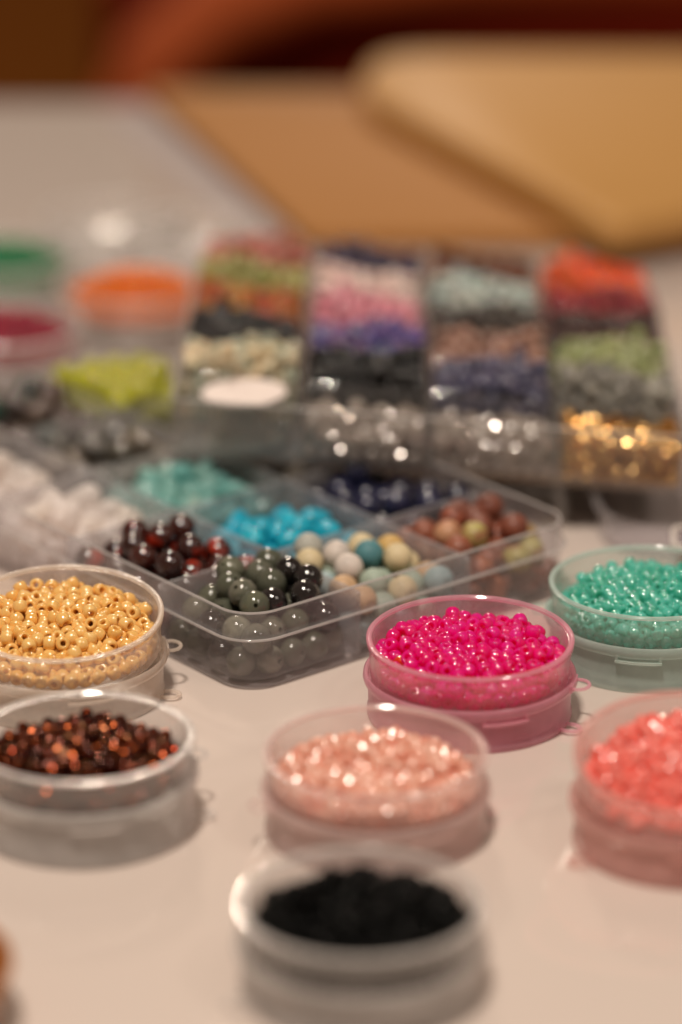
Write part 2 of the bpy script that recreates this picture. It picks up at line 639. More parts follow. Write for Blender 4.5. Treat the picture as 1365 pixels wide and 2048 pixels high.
M['grey_sheet'] = surf('lilac_grey_sheet', (0.34, 0.28, 0.27), 0.6, (0.38, 0.32, 0.31), 5)
gs = link('grey_sheet', add_slab('grey_sheet', round_poly([(-28, 1185), (500, 1185), (500, 1400), (-101, 1400)], [4, 4, 4, 6]), 0.02, 0.25, M['grey_sheet'], 0.05))
tag(gs, 'thin lilac grey sheet showing along the left edge of the orange brown board', 'sheet')
kb = link('craft_board', add_slab('craft_board', round_poly([(-12, 1180), (520, 1180), (520, 1402), (-82, 1402)], [4, 4, 4, 6]), 0.3, 7, M['kraft'], 1.0))
tag(kb, 'flat orange brown board lying on the far end of the white table', 'board')
pb = link('wooden_board', add_slab('wooden_board', round_poly([(94, 1150), (330, 1290), (360, 1418), (14, 1418), (7, 1355)], [10, 20, 20, 25, 20]), 7.3, 19, M['pale_wood'], 2))
tag(pb, 'pale yellow wooden board with rounded corner on top of the orange brown board', 'board')

# armchair behind the table
M['rust_leather'] = surf('rust_leather', (0.38, 0.075, 0.018), 0.8, (0.30, 0.055, 0.012), 12, spec=0.2)
M['maroon'] = surf('maroon_fabric', (0.13, 0.010, 0.002), 0.9, (0.09, 0.007, 0.002), 10, spec=0.05)
chair = link('armchair', None, loc=(60, 1800, -750))
tag(chair, 'rust orange armchair with dark maroon inside behind the table', 'armchair')
pts = [(-195, -60, 600), (-185, -55, 645), (-160, -50, 685), (-125, -40, 712), (-80, -30, 727), (0, -15, 733), (150, 0, 735), (350, 0, 738), (600, 0, 738)]
v, f = tube(pts, [20, 21, 22, 23, 24, 24, 24, 24, 24], 16)
link('back_rail', make_mesh('back_rail', v, f, M['rust_leather']), chair)
v, f = loft([(rrect(800, 60, 25, 5, 0, -190, -20), 330), (rrect(800, 60, 25, 5, 0, -190, -20), 722)])
link('backrest', make_mesh('backrest', v, f, M['maroon']), chair)
v, f = loft([(rrect(820, 480, 60, 6, 0, -200, 20), 300), (rrect(820, 480, 60, 6, 4, -200, 20), 330), (rrect(820, 480, 60, 6, -20, -200, 20), 400)])
link('seat', make_mesh('seat', v, f, M['rust_leather']), chair)
for lx in (-150, 560):
    for ly in (60, 440):
        v, f = lathe([(0, 300), (22, 300), (14, 0), (0, 0)], 14, closed=False)
        link('leg', make_mesh('leg', v, f, M['maroon']), chair, loc=(lx, ly, 0))


# ------------------------------------------------------------------ round jars
def arc_slab(r0, r1, a0, a1, z0, z1, seg=12):
    vs, fs = [], []
    for i in range(seg + 1):
        a = R(a0 + (a1 - a0) * i / seg)
        for r, z in ((r0, z0), (r1, z0), (r1, z1), (r0, z1)):
            vs.append((r * math.cos(a), r * math.sin(a), z))
    for i in range(seg):
        for k in range(4):
            a, b = i * 4, (i + 1) * 4
            fs.append((a + k, a + (k + 1) % 4, b + (k + 1) % 4, b + k))
    fs.append((3, 2, 1, 0))
    fs.append(tuple(seg * 4 + k for k in range(4)))
    return vs, fs


CUP = [(0, 0.2), (23.6, 0.2), (24.3, 0.5), (24.55, 1.2), (24.7, 5.0), (24.9, 8.2), (25.3, 8.7), (25.45, 9.3), (25.2, 9.9), (24.7, 10.05),
       (24.1, 9.9), (23.95, 9.2), (23.8, 5.0), (23.6, 1.8), (23.1, 1.2), (0, 1.2)]
LOW = [(0, 0.5), (23.6, 0.5), (24.4, 0.0), (25.1, 0.1), (25.35, 0.8), (25.3, 1.7), (24.95, 2.2), (25.2, 8.6), (26.1, 9.2), (26.35, 10.0), (26.2, 11.1), (25.8, 11.5),
       (25.2, 11.2), (25.0, 10.4), (24.85, 9.2), (24.3, 8.9), (23.9, 2.4), (23.5, 1.5), (0, 1.5)]
v, f = lathe(CUP, 96, closed=False)
cup_me = make_mesh('cup', v, f, M['jar_cup'], angle=50)
v, f = lathe(LOW, 96, closed=False)
low_me = make_mesh('base_cup', v, f, M['jar_low'], angle=50)
v, f = lathe([(24.2, 9.9), (25.1, 9.85), (25.5, 10.0), (25.55, 10.5), (25.2, 10.85), (24.6, 10.85), (24.2, 10.5)], 96)
rim_me = make_mesh('rim', v, f, M['jar_rim'])


def loop_pts(cx, cyy, z, rx, ry, n=20):
    return [(cx + rx * math.cos(2 * math.pi * i / n), cyy + ry * math.sin(2 * math.pi * i / n), z) for i in range(n)]


v, f = merge(tube(loop_pts(27.0, 0, 10.2, 2.9, 3.2), 0.45, 8, close=True), arc_slab(25.6, 26.6, -9, 9, 9.4, 11.2))
tab_me = make_mesh('hinge_tab', v, f, M['jar_rim'])
v, f = tube(loop_pts(26.6, 0, 1.0, 3.0, 2.2), 0.5, 8, close=True)
ring_me = make_mesh('base_ring', v, f, M['jar_rim'])
v, f = merge(arc_slab(25.4, 26.3, -13, 13, 7.4, 8.0), arc_slab(25.0, 26.0, -13, -11.5, 7.4, 9.2), arc_slab(25.0, 26.0, 11.5, 13, 7.4, 9.2))
catch_me = make_mesh('catch', v, f, M['jar_rim'])

JZ = 9.1     # the cup stands on the lower cup at this height


BEAD_GLOW_TINTS = dict(pink=(1.0, 0.54, 0.66), coral=(1.0, 0.66, 0.61), teal=(0.80, 0.93, 0.88), peach=(1.0, 0.83, 0.80), yellow=(1.0, 0.90, 0.80))  # bead colour glowing through the walls, put into each jar's plastic colour


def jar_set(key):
    t = BEAD_GLOW_TINTS.get(key, (0.95, 0.92, 0.90))
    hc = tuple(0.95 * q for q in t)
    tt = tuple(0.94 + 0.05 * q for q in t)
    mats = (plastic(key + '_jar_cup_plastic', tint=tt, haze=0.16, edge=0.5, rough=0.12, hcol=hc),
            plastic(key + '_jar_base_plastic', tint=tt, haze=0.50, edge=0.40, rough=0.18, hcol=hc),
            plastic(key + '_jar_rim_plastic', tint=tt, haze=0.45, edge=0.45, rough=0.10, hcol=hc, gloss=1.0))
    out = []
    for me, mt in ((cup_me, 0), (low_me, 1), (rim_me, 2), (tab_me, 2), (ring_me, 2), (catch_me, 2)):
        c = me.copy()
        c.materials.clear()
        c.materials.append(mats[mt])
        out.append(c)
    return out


def jar(x, y, label, group='round clear jars of seed beads', tilt=0.0, tab=0.0, ring=None, catch=-70, twist=0, lift=0.0, key='clear'):
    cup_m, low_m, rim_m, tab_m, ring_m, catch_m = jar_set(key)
    root = link('bead_jar', None, loc=(x, y, 0.1))
    tag(root, label, 'jar', group)
    bc = link('base_cup', low_m, root)
    bc.scale = (1, 1, (JZ + lift) / JZ)
    pivot = Matrix.Translation((0, -24, JZ + lift)) @ Matrix.Rotation(R(tilt), 4, 'X') @ Matrix.Translation((0, 24, 0))
    tw = Matrix.Rotation(R(twist), 4, 'Z')
    mc = tw @ pivot @ tw.inverted()
    loc = mc.to_translation() * S
    c = link('cup', cup_m, root)
    c.matrix_local = Matrix.Translation(loc) @ mc.to_quaternion().to_matrix().to_4x4()
    rm = link('rim', rim_m, c)
    link('hinge_tab', tab_m, root, loc=(0, 0, lift), rot=(0, 0, R(tab)))
    link('base_ring', ring_m, root, rot=(0, 0, R(ring if ring is not None else tab - 20)))
    link('catch', catch_m, root, loc=(0, 0, lift), rot=(0, 0, R(catch)))
    return Matrix.Translation((x, y, 0.1)) @ mc


big = seed_bead(1.85, 0.68, 3.0, 22, 8)
big_lo = seed_bead(1.85, 0.68, 3.0, 12, 5)
small = seed_bead(1.55, 0.50, 2.6, 20, 9)
facet = round_bead(1.55, 0.45, 18, 9)
small_lo = seed_bead(1.62, 0.52, 2.75, 10, 5)
bugle = seed_bead(1.5, 0.6, 4.3, 14, 6)
bugle_lo = seed_bead(1.5, 0.6, 4.3, 8, 4)

# (key, x, y, material, sim radius, count, pull, pull strength, tilt, twist, tab, ring, catch, jar label, bead words)
jars = [
    ('yellow', -69.5, 783.0, True, 415, (0, 5), 0.02, 6, 0, 12, -8, -70,
     'clear round jar of cream yellow beads beside the grey green stones', 'cream yellow glossy seed bead with a wide hole'),
    ('pink', 31.7, 770.5, True, 430, (0, 0), 0.016, 1.5, 0, -14, -26, -72,
     'round jar of hot pink beads in front of the matte stone compartment', 'hot pink translucent glossy seed bead'),
    ('teal', 78.6, 806.5, False, 610, (0, 2), 0.015, 0, 0, 170, 200, -100,
     'round jar of teal pearl beads at the right end of the stone tray', 'teal pearly seed bead'),
    ('bronze', -58.8, 708.0, False, 540, (0, 3), 0.018, 0, 0, 24, 4, -80,
     'round jar of dark bronze red beads in front of the yellow jar', 'dark bronze red metallic seed bead'),
    ('peach', 7.9, 704.5, False, 595, (0, 0), 0.018, 0, 0, 200, 150, -60,
     'round jar of pale peach pearl beads between the bronze and coral jars', 'pale peach pearl seed bead'),
    ('coral', 77.9, 698.0, False, 595, (3, 7), 0.03, 9, -6, 60, 206, -90,
     'round jar of coral pink beads with its cup tipped towards the viewer', 'coral pink pearly seed bead'),
    ('black', 4.1, 629.5, False, 540, (1, 0), 0.022, 0, 0, 30, 200, -70,
     'frosted round jar of black beads closest to the camera', 'dull black seed bead'),
]
where = dict(yellow='cream yellow jar', pink='hot pink jar', teal='teal jar', bronze='bronze red jar', peach='pale peach jar', coral='coral jar', black='black bead jar')
for n_, (key, x, y, isbig, cnt, pull, kk, tilt, twist, tabd, ringd, catch, jl, bw) in enumerate(jars):
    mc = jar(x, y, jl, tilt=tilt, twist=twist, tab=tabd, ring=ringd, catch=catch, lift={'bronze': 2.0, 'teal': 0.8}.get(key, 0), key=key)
    r = 1.68 if isbig else 1.42
    hi, lo = (big, big_lo) if isbig else (small, small_lo)
    if key == 'black':
        hi, lo, r = bugle, bugle_lo, 1.62
    P = settle(cnt, r, ('cyl', 23.6), floor=1.25, seed=10 + n_, pull=pull, k=kk)
    if key in ('bronze', 'coral', 'peach'):      # fire polished: many tiny flats
        me = make_mesh(key + '_bead', facet[0], facet[1], M[key], smooth=False)
    else:
        me = make_mesh(key + '_bead', hi[0], hi[1], M[key], angle=60)
    odd = None
    if key == 'pink':
        red_me = make_mesh('red_orange_bead', hi[0], hi[1], M['red_orange'], angle=60)
        cand = []

        def odd(o, p, cand=cand):
            cand.append((o, p.copy()))
    fill(M[key], P, r, me, lo, mc, bw + ' heaped in the ' + where[key], bw.replace('bead', 'beads') + ' buried lower down in the ' + where[key],
         'bead', bw.replace('bead', 'beads') + ' showing in the jar', key + '_seed_bead', 290, n_, odd=odd)
    if key == 'pink':
        tgt = Vector((14.5, 766, 16))
        top = sorted(cand, key=lambda c: (c[1] - tgt).length)[0][0]
        top.data = red_me
        del top['group']
        tag(top, 'single red orange seed bead lying among the hot pink beads', 'bead')


# ------------------------------------------------------------------ the compartment tray of round stones
TC = Vector((-24.0, 778.3, 0.1))
TA = 39.2
TL, TW, TH = 114.0, 201.0, 20.8
tray = link('compartment_tray', None, loc=TC, rot=(0, 0, R(TA)))
tag(tray, 'clear plastic compartment tray of round stone beads in the middle of the table', 'tray')
o = rrect
loops = [(o(TL, TW, 11, 10, -2.8), 0.0), (o(TL, TW, 11, 10, -1.8), 0.25), (o(TL, TW, 11, 10, -1.2), 1.2), (o(TL, TW, 11, 10, -0.9), 12.9), (o(TL, TW, 11, 10, 0.3), 13.5),
         (o(TL, TW, 11, 10, 0.5), 14.0), (o(TL, TW, 11, 10, 0.1), 14.4), (o(TL, TW, 11, 10, -0.75), 14.6), (o(TL, TW, 11, 10, -0.6), TH - 0.3), (o(TL, TW, 11, 10, -0.9), TH),
         (o(TL, TW, 11, 10, -1.5), TH), (o(TL, TW, 11, 10, -1.8), TH - 0.3), (o(TL, TW, 11, 10, -2.1), 13.0), (o(TL, TW, 11, 10, -2.6), 2.2), (o(TL, TW, 11, 10, -4.6), 1.3)]
v, f = loft(loops)
link('shell', make_mesh('shell', v, f, M['tray'], angle=35), tray)
v, f = tube([(p[0], p[1], TH) for p in o(TL, TW, 11, 10, -1.2)], 0.34, 8, close=True)
link('rim', make_mesh('rim', v, f, M['jar_rim']), tray)
v, f = tube([(p[0], p[1], 14.0) for p in o(TL, TW, 11, 10, 0.35)], 0.36, 8, close=True)
link('ledge', make_mesh('ledge', v, f, M['jar_rim']), tray)
XB = [0, 38.6, 76.0, TL]
YB = [0, 38.8, 80.0, 120.0, 160.0, TW]


def divider(x0, x1, y0, y1, h):
    v, f = boxv(x0, x1, y0, y1, 1.35, h, 0.35)
    link('divider', make_mesh('divider', v, f, M['divider'], angle=35), tray)


for xb in XB[1:-1]:
    divider(xb - 0.65, xb + 0.65, 2.0, TW - 2.0, 18.6)
for yb in YB[1:-1]:
    for k in range(3):
        xa = 2.0 if k == 0 else XB[k] + 0.66
        xc = TL - 2.0 if k == 2 else XB[k + 1] - 0.66
        divider(xa, xc, yb - 0.65, yb + 0.65, 18.3)

tray_m = Matrix.Translation(TC) @ Matrix.Rotation(R(TA), 4, 'Z')
cam_v = Vector((0, 0, 341))
F_ = 6800
th = R(20.5)


def to_photo(p):
    q = p - cam_v
    d = q.y * math.cos(th) - q.z * math.sin(th)
    u = q.y * math.sin(th) + q.z * math.cos(th)
    return 682.5 + F_ * q.x / d, 1024 - F_ * u / d


stone = round_bead(3.95)
stone_me = {}


def stone_mesh(key):
    if key not in stone_me:
        stone_me[key] = make_mesh(key, stone[0], stone[1], M[key], angle=60)
    return stone_me[key]


STONE_WORDS = dict(
    green_stone='translucent grey green polished round bead in the front corner compartment',
    dark_stone='glossy near black round bead in the front corner compartment',
    garnet='dark red and black glassy round bead in the compartment behind the yellow jar',
    ochre='matte ochre yellow round bead in the mixed pastel compartment', cream='matte cream round bead in the mixed pastel compartment',
    blush='matte blush pink round bead in the mixed pastel compartment', offwhite='matte off white round bead in the mixed pastel compartment',
    sea='matte sea blue round bead in the mixed pastel compartment', pale_green='matte pale green round bead in the mixed pastel compartment',
    pale_blue='matte pale blue round bead in the mixed pastel compartment', tan='matte tan round bead in the mixed pastel compartment',
    grey_white='matte grey white round bead in the mixed pastel compartment',
    rust_stone='matte rust brown round bead in the right end compartment', peach_stone='peach and rust round bead in the right end compartment',
    lime_tip='yellow green round bead in the right end compartment',
    turquoise='bright turquoise nugget bead in the turquoise compartment', navy='dark navy round bead in the compartment under the big organizer corner',
    white_stone='milky white rounded bead in the white bead compartments', mint_chip='pale mint green chip bead behind the white beads',
    smoky='smoky grey brown translucent bead in the back compartments', olive_cream='olive and cream round bead at the far left of the tray',
    dark_mix='dark mottled round bead in the back left compartment')
STONE_NAMES = dict(turquoise='turquoise_nugget', mint_chip='stone_chip')


def near_pick(table, default, rad_=25):
    def f_(p, rs):
        u, v_ = to_photo(p)
        best, bd = None, 1e9
        for (a, b, key) in table:
            d = math.hypot(a - u, b - v_)
            if d < bd:
                best, bd = key, d
        return best if bd < rad_ else rs.choice(default)
    return f_


front_pick = near_pick([(592, 1165, 'dark_stone'), (612, 1192, 'dark_stone'), (535, 1190, 'dark_stone'), (531, 1172, 'green_stone'), (700, 1275, 'dark_stone'), (640, 1255, 'green_stone'), (470, 1200, 'green_stone'),
                        (425, 1150, 'green_stone'), (350, 1170, 'dark_stone'), (500, 1280, 'green_stone'), (550, 1250, 'green_stone'), (400, 1200, 'green_stone'), (650, 1230, 'dark_stone')],
                       ['green_stone', 'green_stone', 'green_stone', 'dark_stone'], 32)
mix_pick = near_pick([(672, 1090, 'blush'), (673, 1125, 'offwhite'), (725, 1075, 'ochre'), (735, 1055, 'cream'), (735, 1095, 'cream'), (738, 1120, 'sea'), (740, 1147, 'pale_green'),
                      (795, 1092, 'ochre'), (800, 1115, 'cream'), (804, 1150, 'pale_green'), (855, 1110, 'grey_white'), (883, 1140, 'pale_blue'), (850, 1160, 'tan'), (635, 1100, 'grey_white'),
                      (690, 1175, 'tan'), (730, 1200, 'tan'), (775, 1200, 'pale_green'), (620, 1140, 'cream'), (770, 1075, 'pale_blue')], ['cream', 'ochre', 'pale_green', 'pale_blue', 'tan', 'offwhite'], 30)
rust_pick = near_pick([(865, 1032, 'peach_stone'), (888, 1050, 'peach_stone'), (943, 1080, 'lime_tip'), (1055, 1095, 'lime_tip'), (1052, 1125, 'lime_tip'), (932, 995, 'rust_stone'), (938, 1035, 'rust_stone'), (1000, 1030, 'rust_stone'), (1052, 1038, 'rust_stone')],
                      ['rust_stone'], 22)
nug_me = {}
for key, rr, am in (('turquoise', 3.6, 0.3), ('mint_chip', 3.0, 0.5), ('white_stone', 3.9, 0.42), ('smoky', 3.7, 0.35)):
    for s_ in range(4):
        v, f = nugget(rr, 50 + s_, am, 3)
        nug_me[key, s_] = make_mesh(key, v, f, M[key], angle=70)

cells = [  # (column, row, count, picker or key, pull, strength)
    (0, 0, 52, front_pick, (27, 24), 0.05), (1, 0, 52, mix_pick, (14, 22), 0.04), (2, 0, 50, rust_pick, (20, 22), 0.03),
    (0, 1, 56, 'garnet', (22, 22), 0.05), (1, 1, 70, 'turquoise', (20, 18), 0.06), (2, 1, 50, 'navy', (18, 20), 0.0),
    (0, 2, 46, 'white_stone', (18, 20), 0.05), (1, 2, 110, 'mint_chip', (18, 20), 0.05), (2, 2, 30, 'smoky', (18, 20), 0.0),
    (0, 3, 42, 'white_stone', (18, 20), 0.04), (1, 3, 52, 'smoky', (18, 20), 0.04), (2, 3, 26, 'smoky', (18, 20), 0.0),
    (0, 4, 52, 'olive_cream', (18, 20), 0.04), (1, 4, 54, 'dark_mix', (18, 20), 0.04),
]
for n_, (cx, cyy, cnt, pick, pull, kk) in enumerate(cells):
    x0, x1 = XB[cx] + (2.4 if cx == 0 else 0.7), XB[cx + 1] - (2.4 if cx == 2 else 0.7)
    y0, y1 = YB[cyy] + (2.4 if cyy == 0 else 0.7), YB[cyy + 1] - (2.4 if cyy == 4 else 0.7)
    r = 3.0 if pick == 'mint_chip' else 3.9
    if pick == 'turquoise':
        r = 3.4
    P = settle(cnt, r, ('box', x0, x1, y0, y1), floor=1.5, seed=100 + n_, pull=(x0 + pull[0], y0 + pull[1]), k=kk, iters=220)
    rs = random.Random(200 + n_)
    if (cx, cyy) == (0, 0):      # keep beads out of the rounded corner
        for p in P:
            dx, dy = 12 - p[0], 12 - p[1]
            if dx > 0 and dy > 0:
                d = math.hypot(dx, dy)
                lim = 9.6 - 3.9 + 0.6
                if d > lim:
                    p[0], p[1] = 12 - dx * lim / d, 12 - dy * lim / d
    for i in range(cnt):
        p = tray_m @ Vector(P[i])
        key = pick if isinstance(pick, str) else pick(p, rs)
        me = nug_me[key, rs.randrange(4)] if (key, 0) in nug_me else stone_mesh(key)
        ob = bpy.data.objects.new(STONE_NAMES.get(key, key if key.endswith('stone') else key + '_stone'), me)
        scene.collection.objects.link(ob)
        sc = rs.uniform(0.96, 1.02)
        ob.matrix_world = Matrix.Translation(p * S) @ rand_rot(rs).to_matrix().to_4x4() @ Matrix.Scale(sc, 4)
        tag(ob, STONE_WORDS[key], 'bead', STONE_WORDS[key].replace(' bead ', ' beads ', 1))

# lime beads in the last compartment
M['lime'] = bead_mat('lime_bead', [(0.62, 0.62, 0.02), (0.50, 0.50, 0.01), (0.70, 0.68, 0.10)], 0.2, trans=0.3, coat=0.6)
lime_me = make_mesh('lime_bead', stone[0], stone[1], M['lime'], angle=60)
P = settle(62, 3.9, ('box', 76.8, 111.5, 160.8, 198.5), floor=1.5, seed=77, pull=(94, 180), k=0.06, iters=220)
rs = random.Random(5)
for p_ in P:
    p = tray_m @ Vector(p_)
    ob = bpy.data.objects.new('lime_bead', lime_me)
    scene.collection.objects.link(ob)
    ob.matrix_world = Matrix.Translation(p * S) @ rand_rot(rs).to_matrix().to_4x4()
    tag(ob, 'bright lime yellow round bead in the farthest compartment of the tray', 'bead', 'lime yellow beads in the farthest compartment')


# ------------------------------------------------------------------ the big organizer behind
OX, OY = -48.5, 895.0
CW, CD, NC, NR, OH = 36.2, 27.0, 4, 6, 17.0
roll = math.atan2(-10.8, 145)
org = link('bead_organizer', None, loc=(OX, OY, 22.8), rot=(0, roll * -1, R(-0.8)))
tag(org, 'large clear organizer box with four columns of coloured beads behind the stone tray', 'organizer box')
OLn, OWd = NC * CW, NR * CD
loops = [(o(OLn, OWd, 4, 5, -1.2), 0.0), (o(OLn, OWd, 4, 5, -0.2), 0.4), (o(OLn, OWd, 4, 5, 0.0), 1.5), (o(OLn, OWd, 4, 5, 0.3), OH - 0.3), (o(OLn, OWd, 4, 5, 0.1), OH),
         (o(OLn, OWd, 4, 5, -0.8), OH), (o(OLn, OWd, 4, 5, -1.0), OH - 0.3), (o(OLn, OWd, 4, 5, -1.2), 2.2), (o(OLn, OWd, 4, 5, -2.0), 1.4)]
v, f = loft(loops)
link('shell', make_mesh('shell', v, f, M['organizer'], angle=35), org)
v, f = tube([(p[0], p[1], OH) for p in o(OLn, OWd, 4, 5, -0.3)], 0.4, 8, close=True)
link('rim', make_mesh('rim', v, f, M['jar_rim']), org)
for c in range(1, NC):
    v, f = boxv(c * CW - 0.6, c * CW + 0.6, 1.2, OWd - 1.2, 1.5, OH - 0.8, 0.3)
    link('divider', make_mesh('divider', v, f, M['organizer'], angle=35), org)
for rw in range(1, NR):
    for c in range(NC):
        v, f = boxv(c * CW + (1.2 if c == 0 else 0.62), (c + 1) * CW - (1.2 if c == NC - 1 else 0.62), rw * CD - 0.6, rw * CD + 0.6, 1.5, OH - 1.1, 0.3)
        link('divider', make_mesh('divider', v, f, M['organizer'], angle=35), org)
org_m = Matrix.Translation((OX, OY, 22.8)) @ Euler((0, -roll, R(-0.8))).to_matrix().to_4x4()

cols = {  # column, row from the front: colours of the beads there, words, gloss
    (0, 1): ([(0.70, 0.60, 0.40), (0.50, 0.54, 0.42), (0.78, 0.62, 0.40)], 'mixed cream and sage beads'),
    (0, 2): ([(0.010, 0.009, 0.009), (0.02, 0.016, 0.015)], 'black beads'),
    (0, 3): ([(0.50, 0.16, 0.03), (0.40, 0.20, 0.03), (0.55, 0.10, 0.04)], 'amber orange beads'),
    (0, 4): ([(0.36, 0.33, 0.10), (0.42, 0.38, 0.14), (0.28, 0.30, 0.08)], 'yellow green beads'),
    (0, 5): ([(0.50, 0.14, 0.10), (0.42, 0.18, 0.13), (0.55, 0.12, 0.10)], 'dusty red beads'),
    (1, 1): ([(0.006, 0.006, 0.007), (0.012, 0.011, 0.011)], 'jet black beads'),
    (1, 2): ([(0.13, 0.06, 0.28), (0.08, 0.09, 0.26), (0.22, 0.08, 0.22), (0.20, 0.20, 0.36)], 'purple and violet beads'),
    (1, 3): ([(0.70, 0.26, 0.32), (0.62, 0.22, 0.28), (0.75, 0.32, 0.38)], 'rose pink beads'),
    (1, 4): ([(0.88, 0.68, 0.62), (0.80, 0.60, 0.55)], 'pinkish white beads'),
    (1, 5): ([(0.030, 0.020, 0.055), (0.04, 0.03, 0.07)], 'navy blue beads'),
    (2, 1): ([(0.10, 0.09, 0.15), (0.07, 0.07, 0.13), (0.15, 0.13, 0.18)], 'slate blue beads'),
    (2, 2): ([(0.34, 0.19, 0.14), (0.40, 0.21, 0.15), (0.28, 0.16, 0.12)], 'dusty rose brown beads'),
    (2, 3): ([(0.05, 0.04, 0.035), (0.08, 0.065, 0.055)], 'charcoal beads'),
    (2, 4): ([(0.40, 0.54, 0.52), (0.55, 0.58, 0.52), (0.46, 0.45, 0.43)], 'pale blue grey beads'),
    (2, 5): ([(0.14, 0.04, 0.012), (0.06, 0.03, 0.018), (0.22, 0.06, 0.02)], 'dark brown beads'),
    (3, 1): ([(0.26, 0.24, 0.20), (0.18, 0.17, 0.15), (0.34, 0.32, 0.27)], 'clear grey beads'),
    (3, 2): ([(0.38, 0.40, 0.18), (0.30, 0.36, 0.14), (0.46, 0.46, 0.28)], 'pale green beads'),
    (3, 3): ([(0.05, 0.02, 0.016), (0.08, 0.035, 0.03)], 'dark maroon beads'),
    (3, 4): ([(0.34, 0.02, 0.025), (0.22, 0.012, 0.02), (0.40, 0.03, 0.02)], 'deep red beads'),
    (3, 5): ([(0.90, 0.15, 0.005), (0.75, 0.08, 0.005), (0.85, 0.12, 0.005)], 'bright orange red beads'),
}
ob_lo = [round_bead(2.35, 0.5, 9, 5), seed_bead(2.3, 0.7, 3.2, 9, 4)]
packs = [settle(235, 2.2, ('box', 1.3, CW - 1.3, 1.3, CD - 1.3), floor=1.6, seed=300 + s_, iters=150) for s_ in range(3)]
rs = random.Random(9)
for (c, rw), (cc, words) in cols.items():
    vary = []
    for q, base in enumerate(cc):      # every compartment holds lighter and darker beads of its colour
        f1 = (0.62, 1.0, 0.8, 1.0)[q % 4]
        vary += [tuple(x * f1 for x in base), tuple(min(1, x * 1.25) for x in base)]
    m = bead_mat(words.replace(' ', '_'), vary, 0.25, trans=0.1, coat=0.5, ior=1.5)
    P = packs[(c + rw * 2) % 3].copy()
    if (c * 7 + rw) % 2:
        P[:, 0] = CW - P[:, 0]
    kind_ = (c + rw) % 2
    pl = [(kind_, tuple(org_m @ (Vector(p) + Vector((c * CW, rw * CD, 0)))), rand_rot(rs)) for p in P]
    ob = link(words.replace(' ', '_'), joined(words.replace(' ', '_'), ob_lo, pl, m))
    tag(ob, words + ' filling one compartment of the large organizer', 'beads', kind='stuff')
sb = seed_bead(2.3, 0.75, 3.4, 16, 6)
fb_ = round_bead(2.5, 0.7, 20, 10)
gold_s = make_mesh('gold_bead', sb[0], sb[1], M['gold'], angle=60)
gold_me = make_mesh('gold_bead', fb_[0], fb_[1], M['gold'], smooth=False)
rb_ = round_bead(2.35, 0.5, 14, 8)
rb_ = round_bead(2.4, 0.5, 20, 10)
rc_ = round_bead(2.4, 0.5, 20, 9)
silver_s = make_mesh('silver_bead', rc_[0], rc_[1], M['silver'], angle=60)
silver_me = make_mesh('silver_bead', rb_[0], rb_[1], M['silver'], smooth=False)
for c, me_, mt, lab, grp in ((1, silver_me, 'silver', 'silvery clear sparkling bead in the front row of the large organizer', 'silvery clear beads in the front row'),
                             (2, silver_me, 'silver', 'silvery clear sparkling bead in the front row of the large organizer', 'silvery clear beads in the front row'),
                             (3, gold_me, 'gold', 'shiny gold bead in the front right compartment of the large organizer', 'gold beads in the front right compartment')):
    P = packs[c % 3]
    P = P[P[:, 2] < (11.0 if mt == 'silver' else 13.5)]
    fill(M[mt], P + np.array([c * CW, 0, 0]), 2.25, me_,  ob_lo[0], org_m, lab, lab.replace(' bead ', ' beads buried '), 'bead', grp, mt + '_bead', 130, 40 + c)

# spool of clear cord standing in the empty front left compartment
M['label_white'] = surf('white_paper_label', (0.66, 0.55, 0.51), 0.5, (0.60, 0.50, 0.46), 30)
M['spool_clear'] = plastic('clear_spool_plastic', haze=0.22, edge=0.4, hcol=(0.74, 0.70, 0.64), rough=0.08)
sp = link('cord_spool', None, loc=(OX + 21.5, OY + 12.7, 24.0), rot=(0, -roll * -0.3, 0))
sp.scale = (1, 1, 0.66)
tag(sp, 'round spool of clear cord with a white paper disc on top', 'spool')
v, f = lathe([(0, 0), (11.6, 0), (12.0, 0.4), (12.0, 1.2), (11.6, 1.5), (6, 1.6), (6, 18.4), (11.6, 18.5), (12.2, 18.9), (12.2, 20.0), (11.9, 20.3), (0, 20.3)], 48, closed=False)
link('reel', make_mesh('reel', v, f, M['spool_clear']), sp)
v, f = lathe([(6.1, 1.8)] + [(10.6 + 0.18 * (i % 2), 1.8 + i * 0.42) for i in range(40)] + [(6.1, 18.3)], 40)
link('wound_cord', make_mesh('wound_cord', v, f, M['spool_clear']), sp)
v, f = lathe([(0, 20.35), (11.9, 20.35), (12.1, 20.6), (11.9, 20.9), (2.2, 20.9), (1.9, 20.5), (0, 20.5)], 48, closed=False)
link('paper_label', make_mesh('paper_label', v, f, M['label_white']), sp)

# flat clear tray under the organizer on the right
v, f = loft([(o(110, 120, 22, 10, -3), 0.1), (o(110, 120, 22, 10, -0.6), 0.8), (o(110, 120, 22, 10, 0.4), 9.4), (o(110, 120, 22, 10, 1.4), 9.8), (o(110, 120, 22, 10, 1.4), 10.6),
             (o(110, 120, 22, 10, 0.2), 10.7), (o(110, 120, 22, 10, -0.8), 10.2), (o(110, 120, 22, 10, -1.8), 2.0), (o(110, 120, 22, 10, -4), 1.2)])
fl = link('shallow_tray', make_mesh('shallow_tray', v, f, M['tray']), loc=(72, 871, 0.0))
tag(fl, 'empty shallow clear tray with rounded corners under the right side of the large organizer', 'tray')
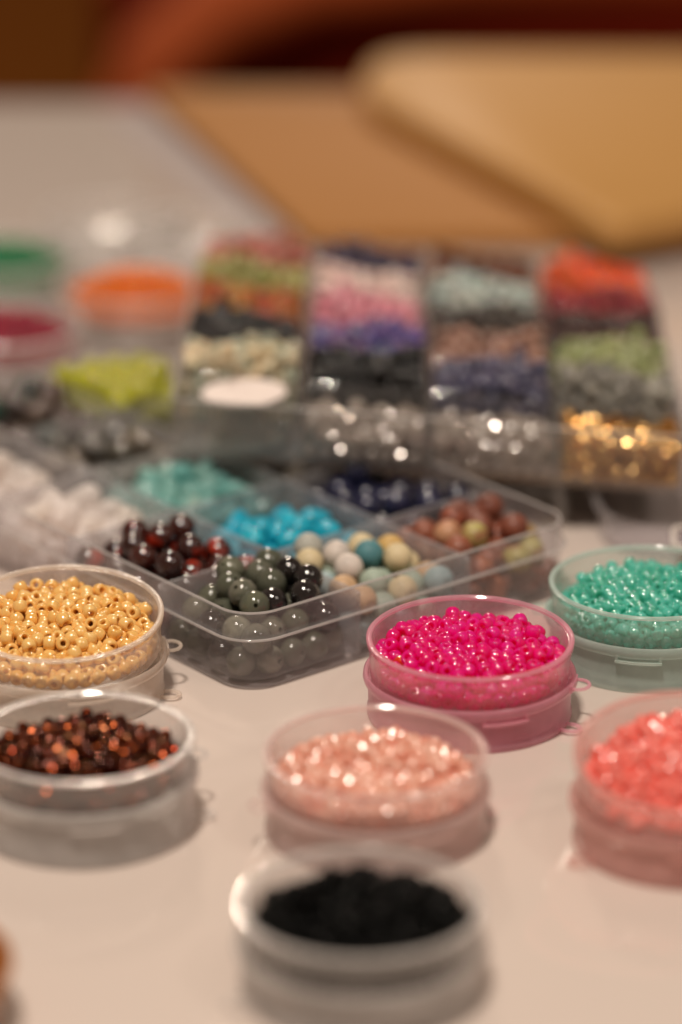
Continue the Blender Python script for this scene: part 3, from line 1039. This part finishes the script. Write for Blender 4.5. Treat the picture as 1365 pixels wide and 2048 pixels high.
# small box with brown beads at the right edge
sbx = link('small_box', None, loc=(88, 845, 0.1), rot=(0, 0, R(-6)))
tag(sbx, 'small white edged box of brown beads behind the teal jar', 'box')
M['white_plastic'] = surf('white_plastic', (0.62, 0.56, 0.52), 0.3)
v, f = loft([(o(46, 16, 3, 5, -1), 0), (o(46, 16, 3, 5, 0), 0.6), (o(46, 16, 3, 5, 0), 14.5), (o(46, 16, 3, 5, -1.2), 14.5), (o(46, 16, 3, 5, -1.2), 1.2)])
link('shell', make_mesh('shell', v, f, M['tray']), sbx)
v, f = tube([(p[0], p[1], 14.9) for p in o(46, 16, 3, 5, -0.6)], 0.8, 8, close=True)
link('rim', make_mesh('rim', v, f, M['white_plastic']), sbx)
M['brown'] = bead_mat('brown_bead', [(0.28, 0.09, 0.03), (0.20, 0.06, 0.02), (0.34, 0.13, 0.05)], 0.3, coat=0.3)
P = settle(62, 2.6, ('box', 1.6, 44.4, 1.6, 14.4), floor=1.4, seed=61, pull=(24, 8), k=0.01)
br = round_bead(2.6, 0.5, 16, 8)
br_me = make_mesh('brown_bead', br[0], br[1], M['brown'])
bm_ = Matrix.Translation((88, 845, 0.1)) @ Matrix.Rotation(R(-6), 4, 'Z')
rs = random.Random(3)
for p_ in P:
    ob = bpy.data.objects.new('round_bead', br_me)
    scene.collection.objects.link(ob)
    ob.matrix_world = Matrix.Translation((bm_ @ Vector(p_)) * S) @ rand_rot(rs).to_matrix().to_4x4()
    tag(ob, 'small brown round bead in the white edged box behind the teal jar', 'bead', 'brown beads in the small box')

# ------------------------------------------------------------------ far jars on the left
far = [
    ('green', -115, 1110, (0.02, 0.28, 0.10), 'emerald green beads', 'clear round jar of emerald green beads at the far left'),
    ('orange', -68, 1076, (1.0, 0.24, 0.0), 'bright orange beads', 'clear round jar of bright orange beads behind the tray'),
    ('crimson', -107, 1030, (0.42, 0.015, 0.05), 'crimson beads', 'clear round jar of crimson beads at the left edge behind the tray'),
]
packF = settle(500, 1.58, ('cyl', 23.2), floor=1.25, seed=91, pull=(0, 3), k=0.04)
for i, (nm, x, y, c, words, lab) in enumerate(far):
    mc = jar(x, y, lab, tab=20 * i, ring=200)
    m = bead_mat(nm + '_far_bead', [c, tuple(q * 0.85 for q in c), tuple(min(1, q * 1.1) for q in c)], 0.25, trans=0.25, coat=0.4)
    pl = [(0, tuple(mc @ Vector(p)), rand_rot(rs)) for p in packF]
    ob = link(words.replace(' ', '_'), joined(words.replace(' ', '_'), [small_lo], pl, m))
    tag(ob, words + ' heaped in the far round jar', 'beads', kind='stuff')
jar(-80, 1158, 'empty clear round jar standing behind the orange jar', group='empty clear jars')
jar(-52, 1141, 'empty clear round jar near the corner of the orange brown board', group='empty clear jars')

# orange dish at the lower left corner
M['orange_dish'] = surf('orange_plastic', (0.36, 0.13, 0.03), 0.3)
v, f = lathe([(0, 0), (22, 0), (27, 2), (30, 12), (30.6, 14), (30, 14.6), (28.8, 14), (25.8, 3), (0, 1.6)], 64, closed=False)
ds = link('orange_dish', make_mesh('orange_dish', v, f, M['orange_dish']), loc=(-97, 612, 0.1))
tag(ds, 'orange plastic dish cut off by the lower left corner of the picture', 'dish')

print('objects', len(scene.objects), 'tris', sum(len(m_.polygons) for m_ in bpy.data.meshes))
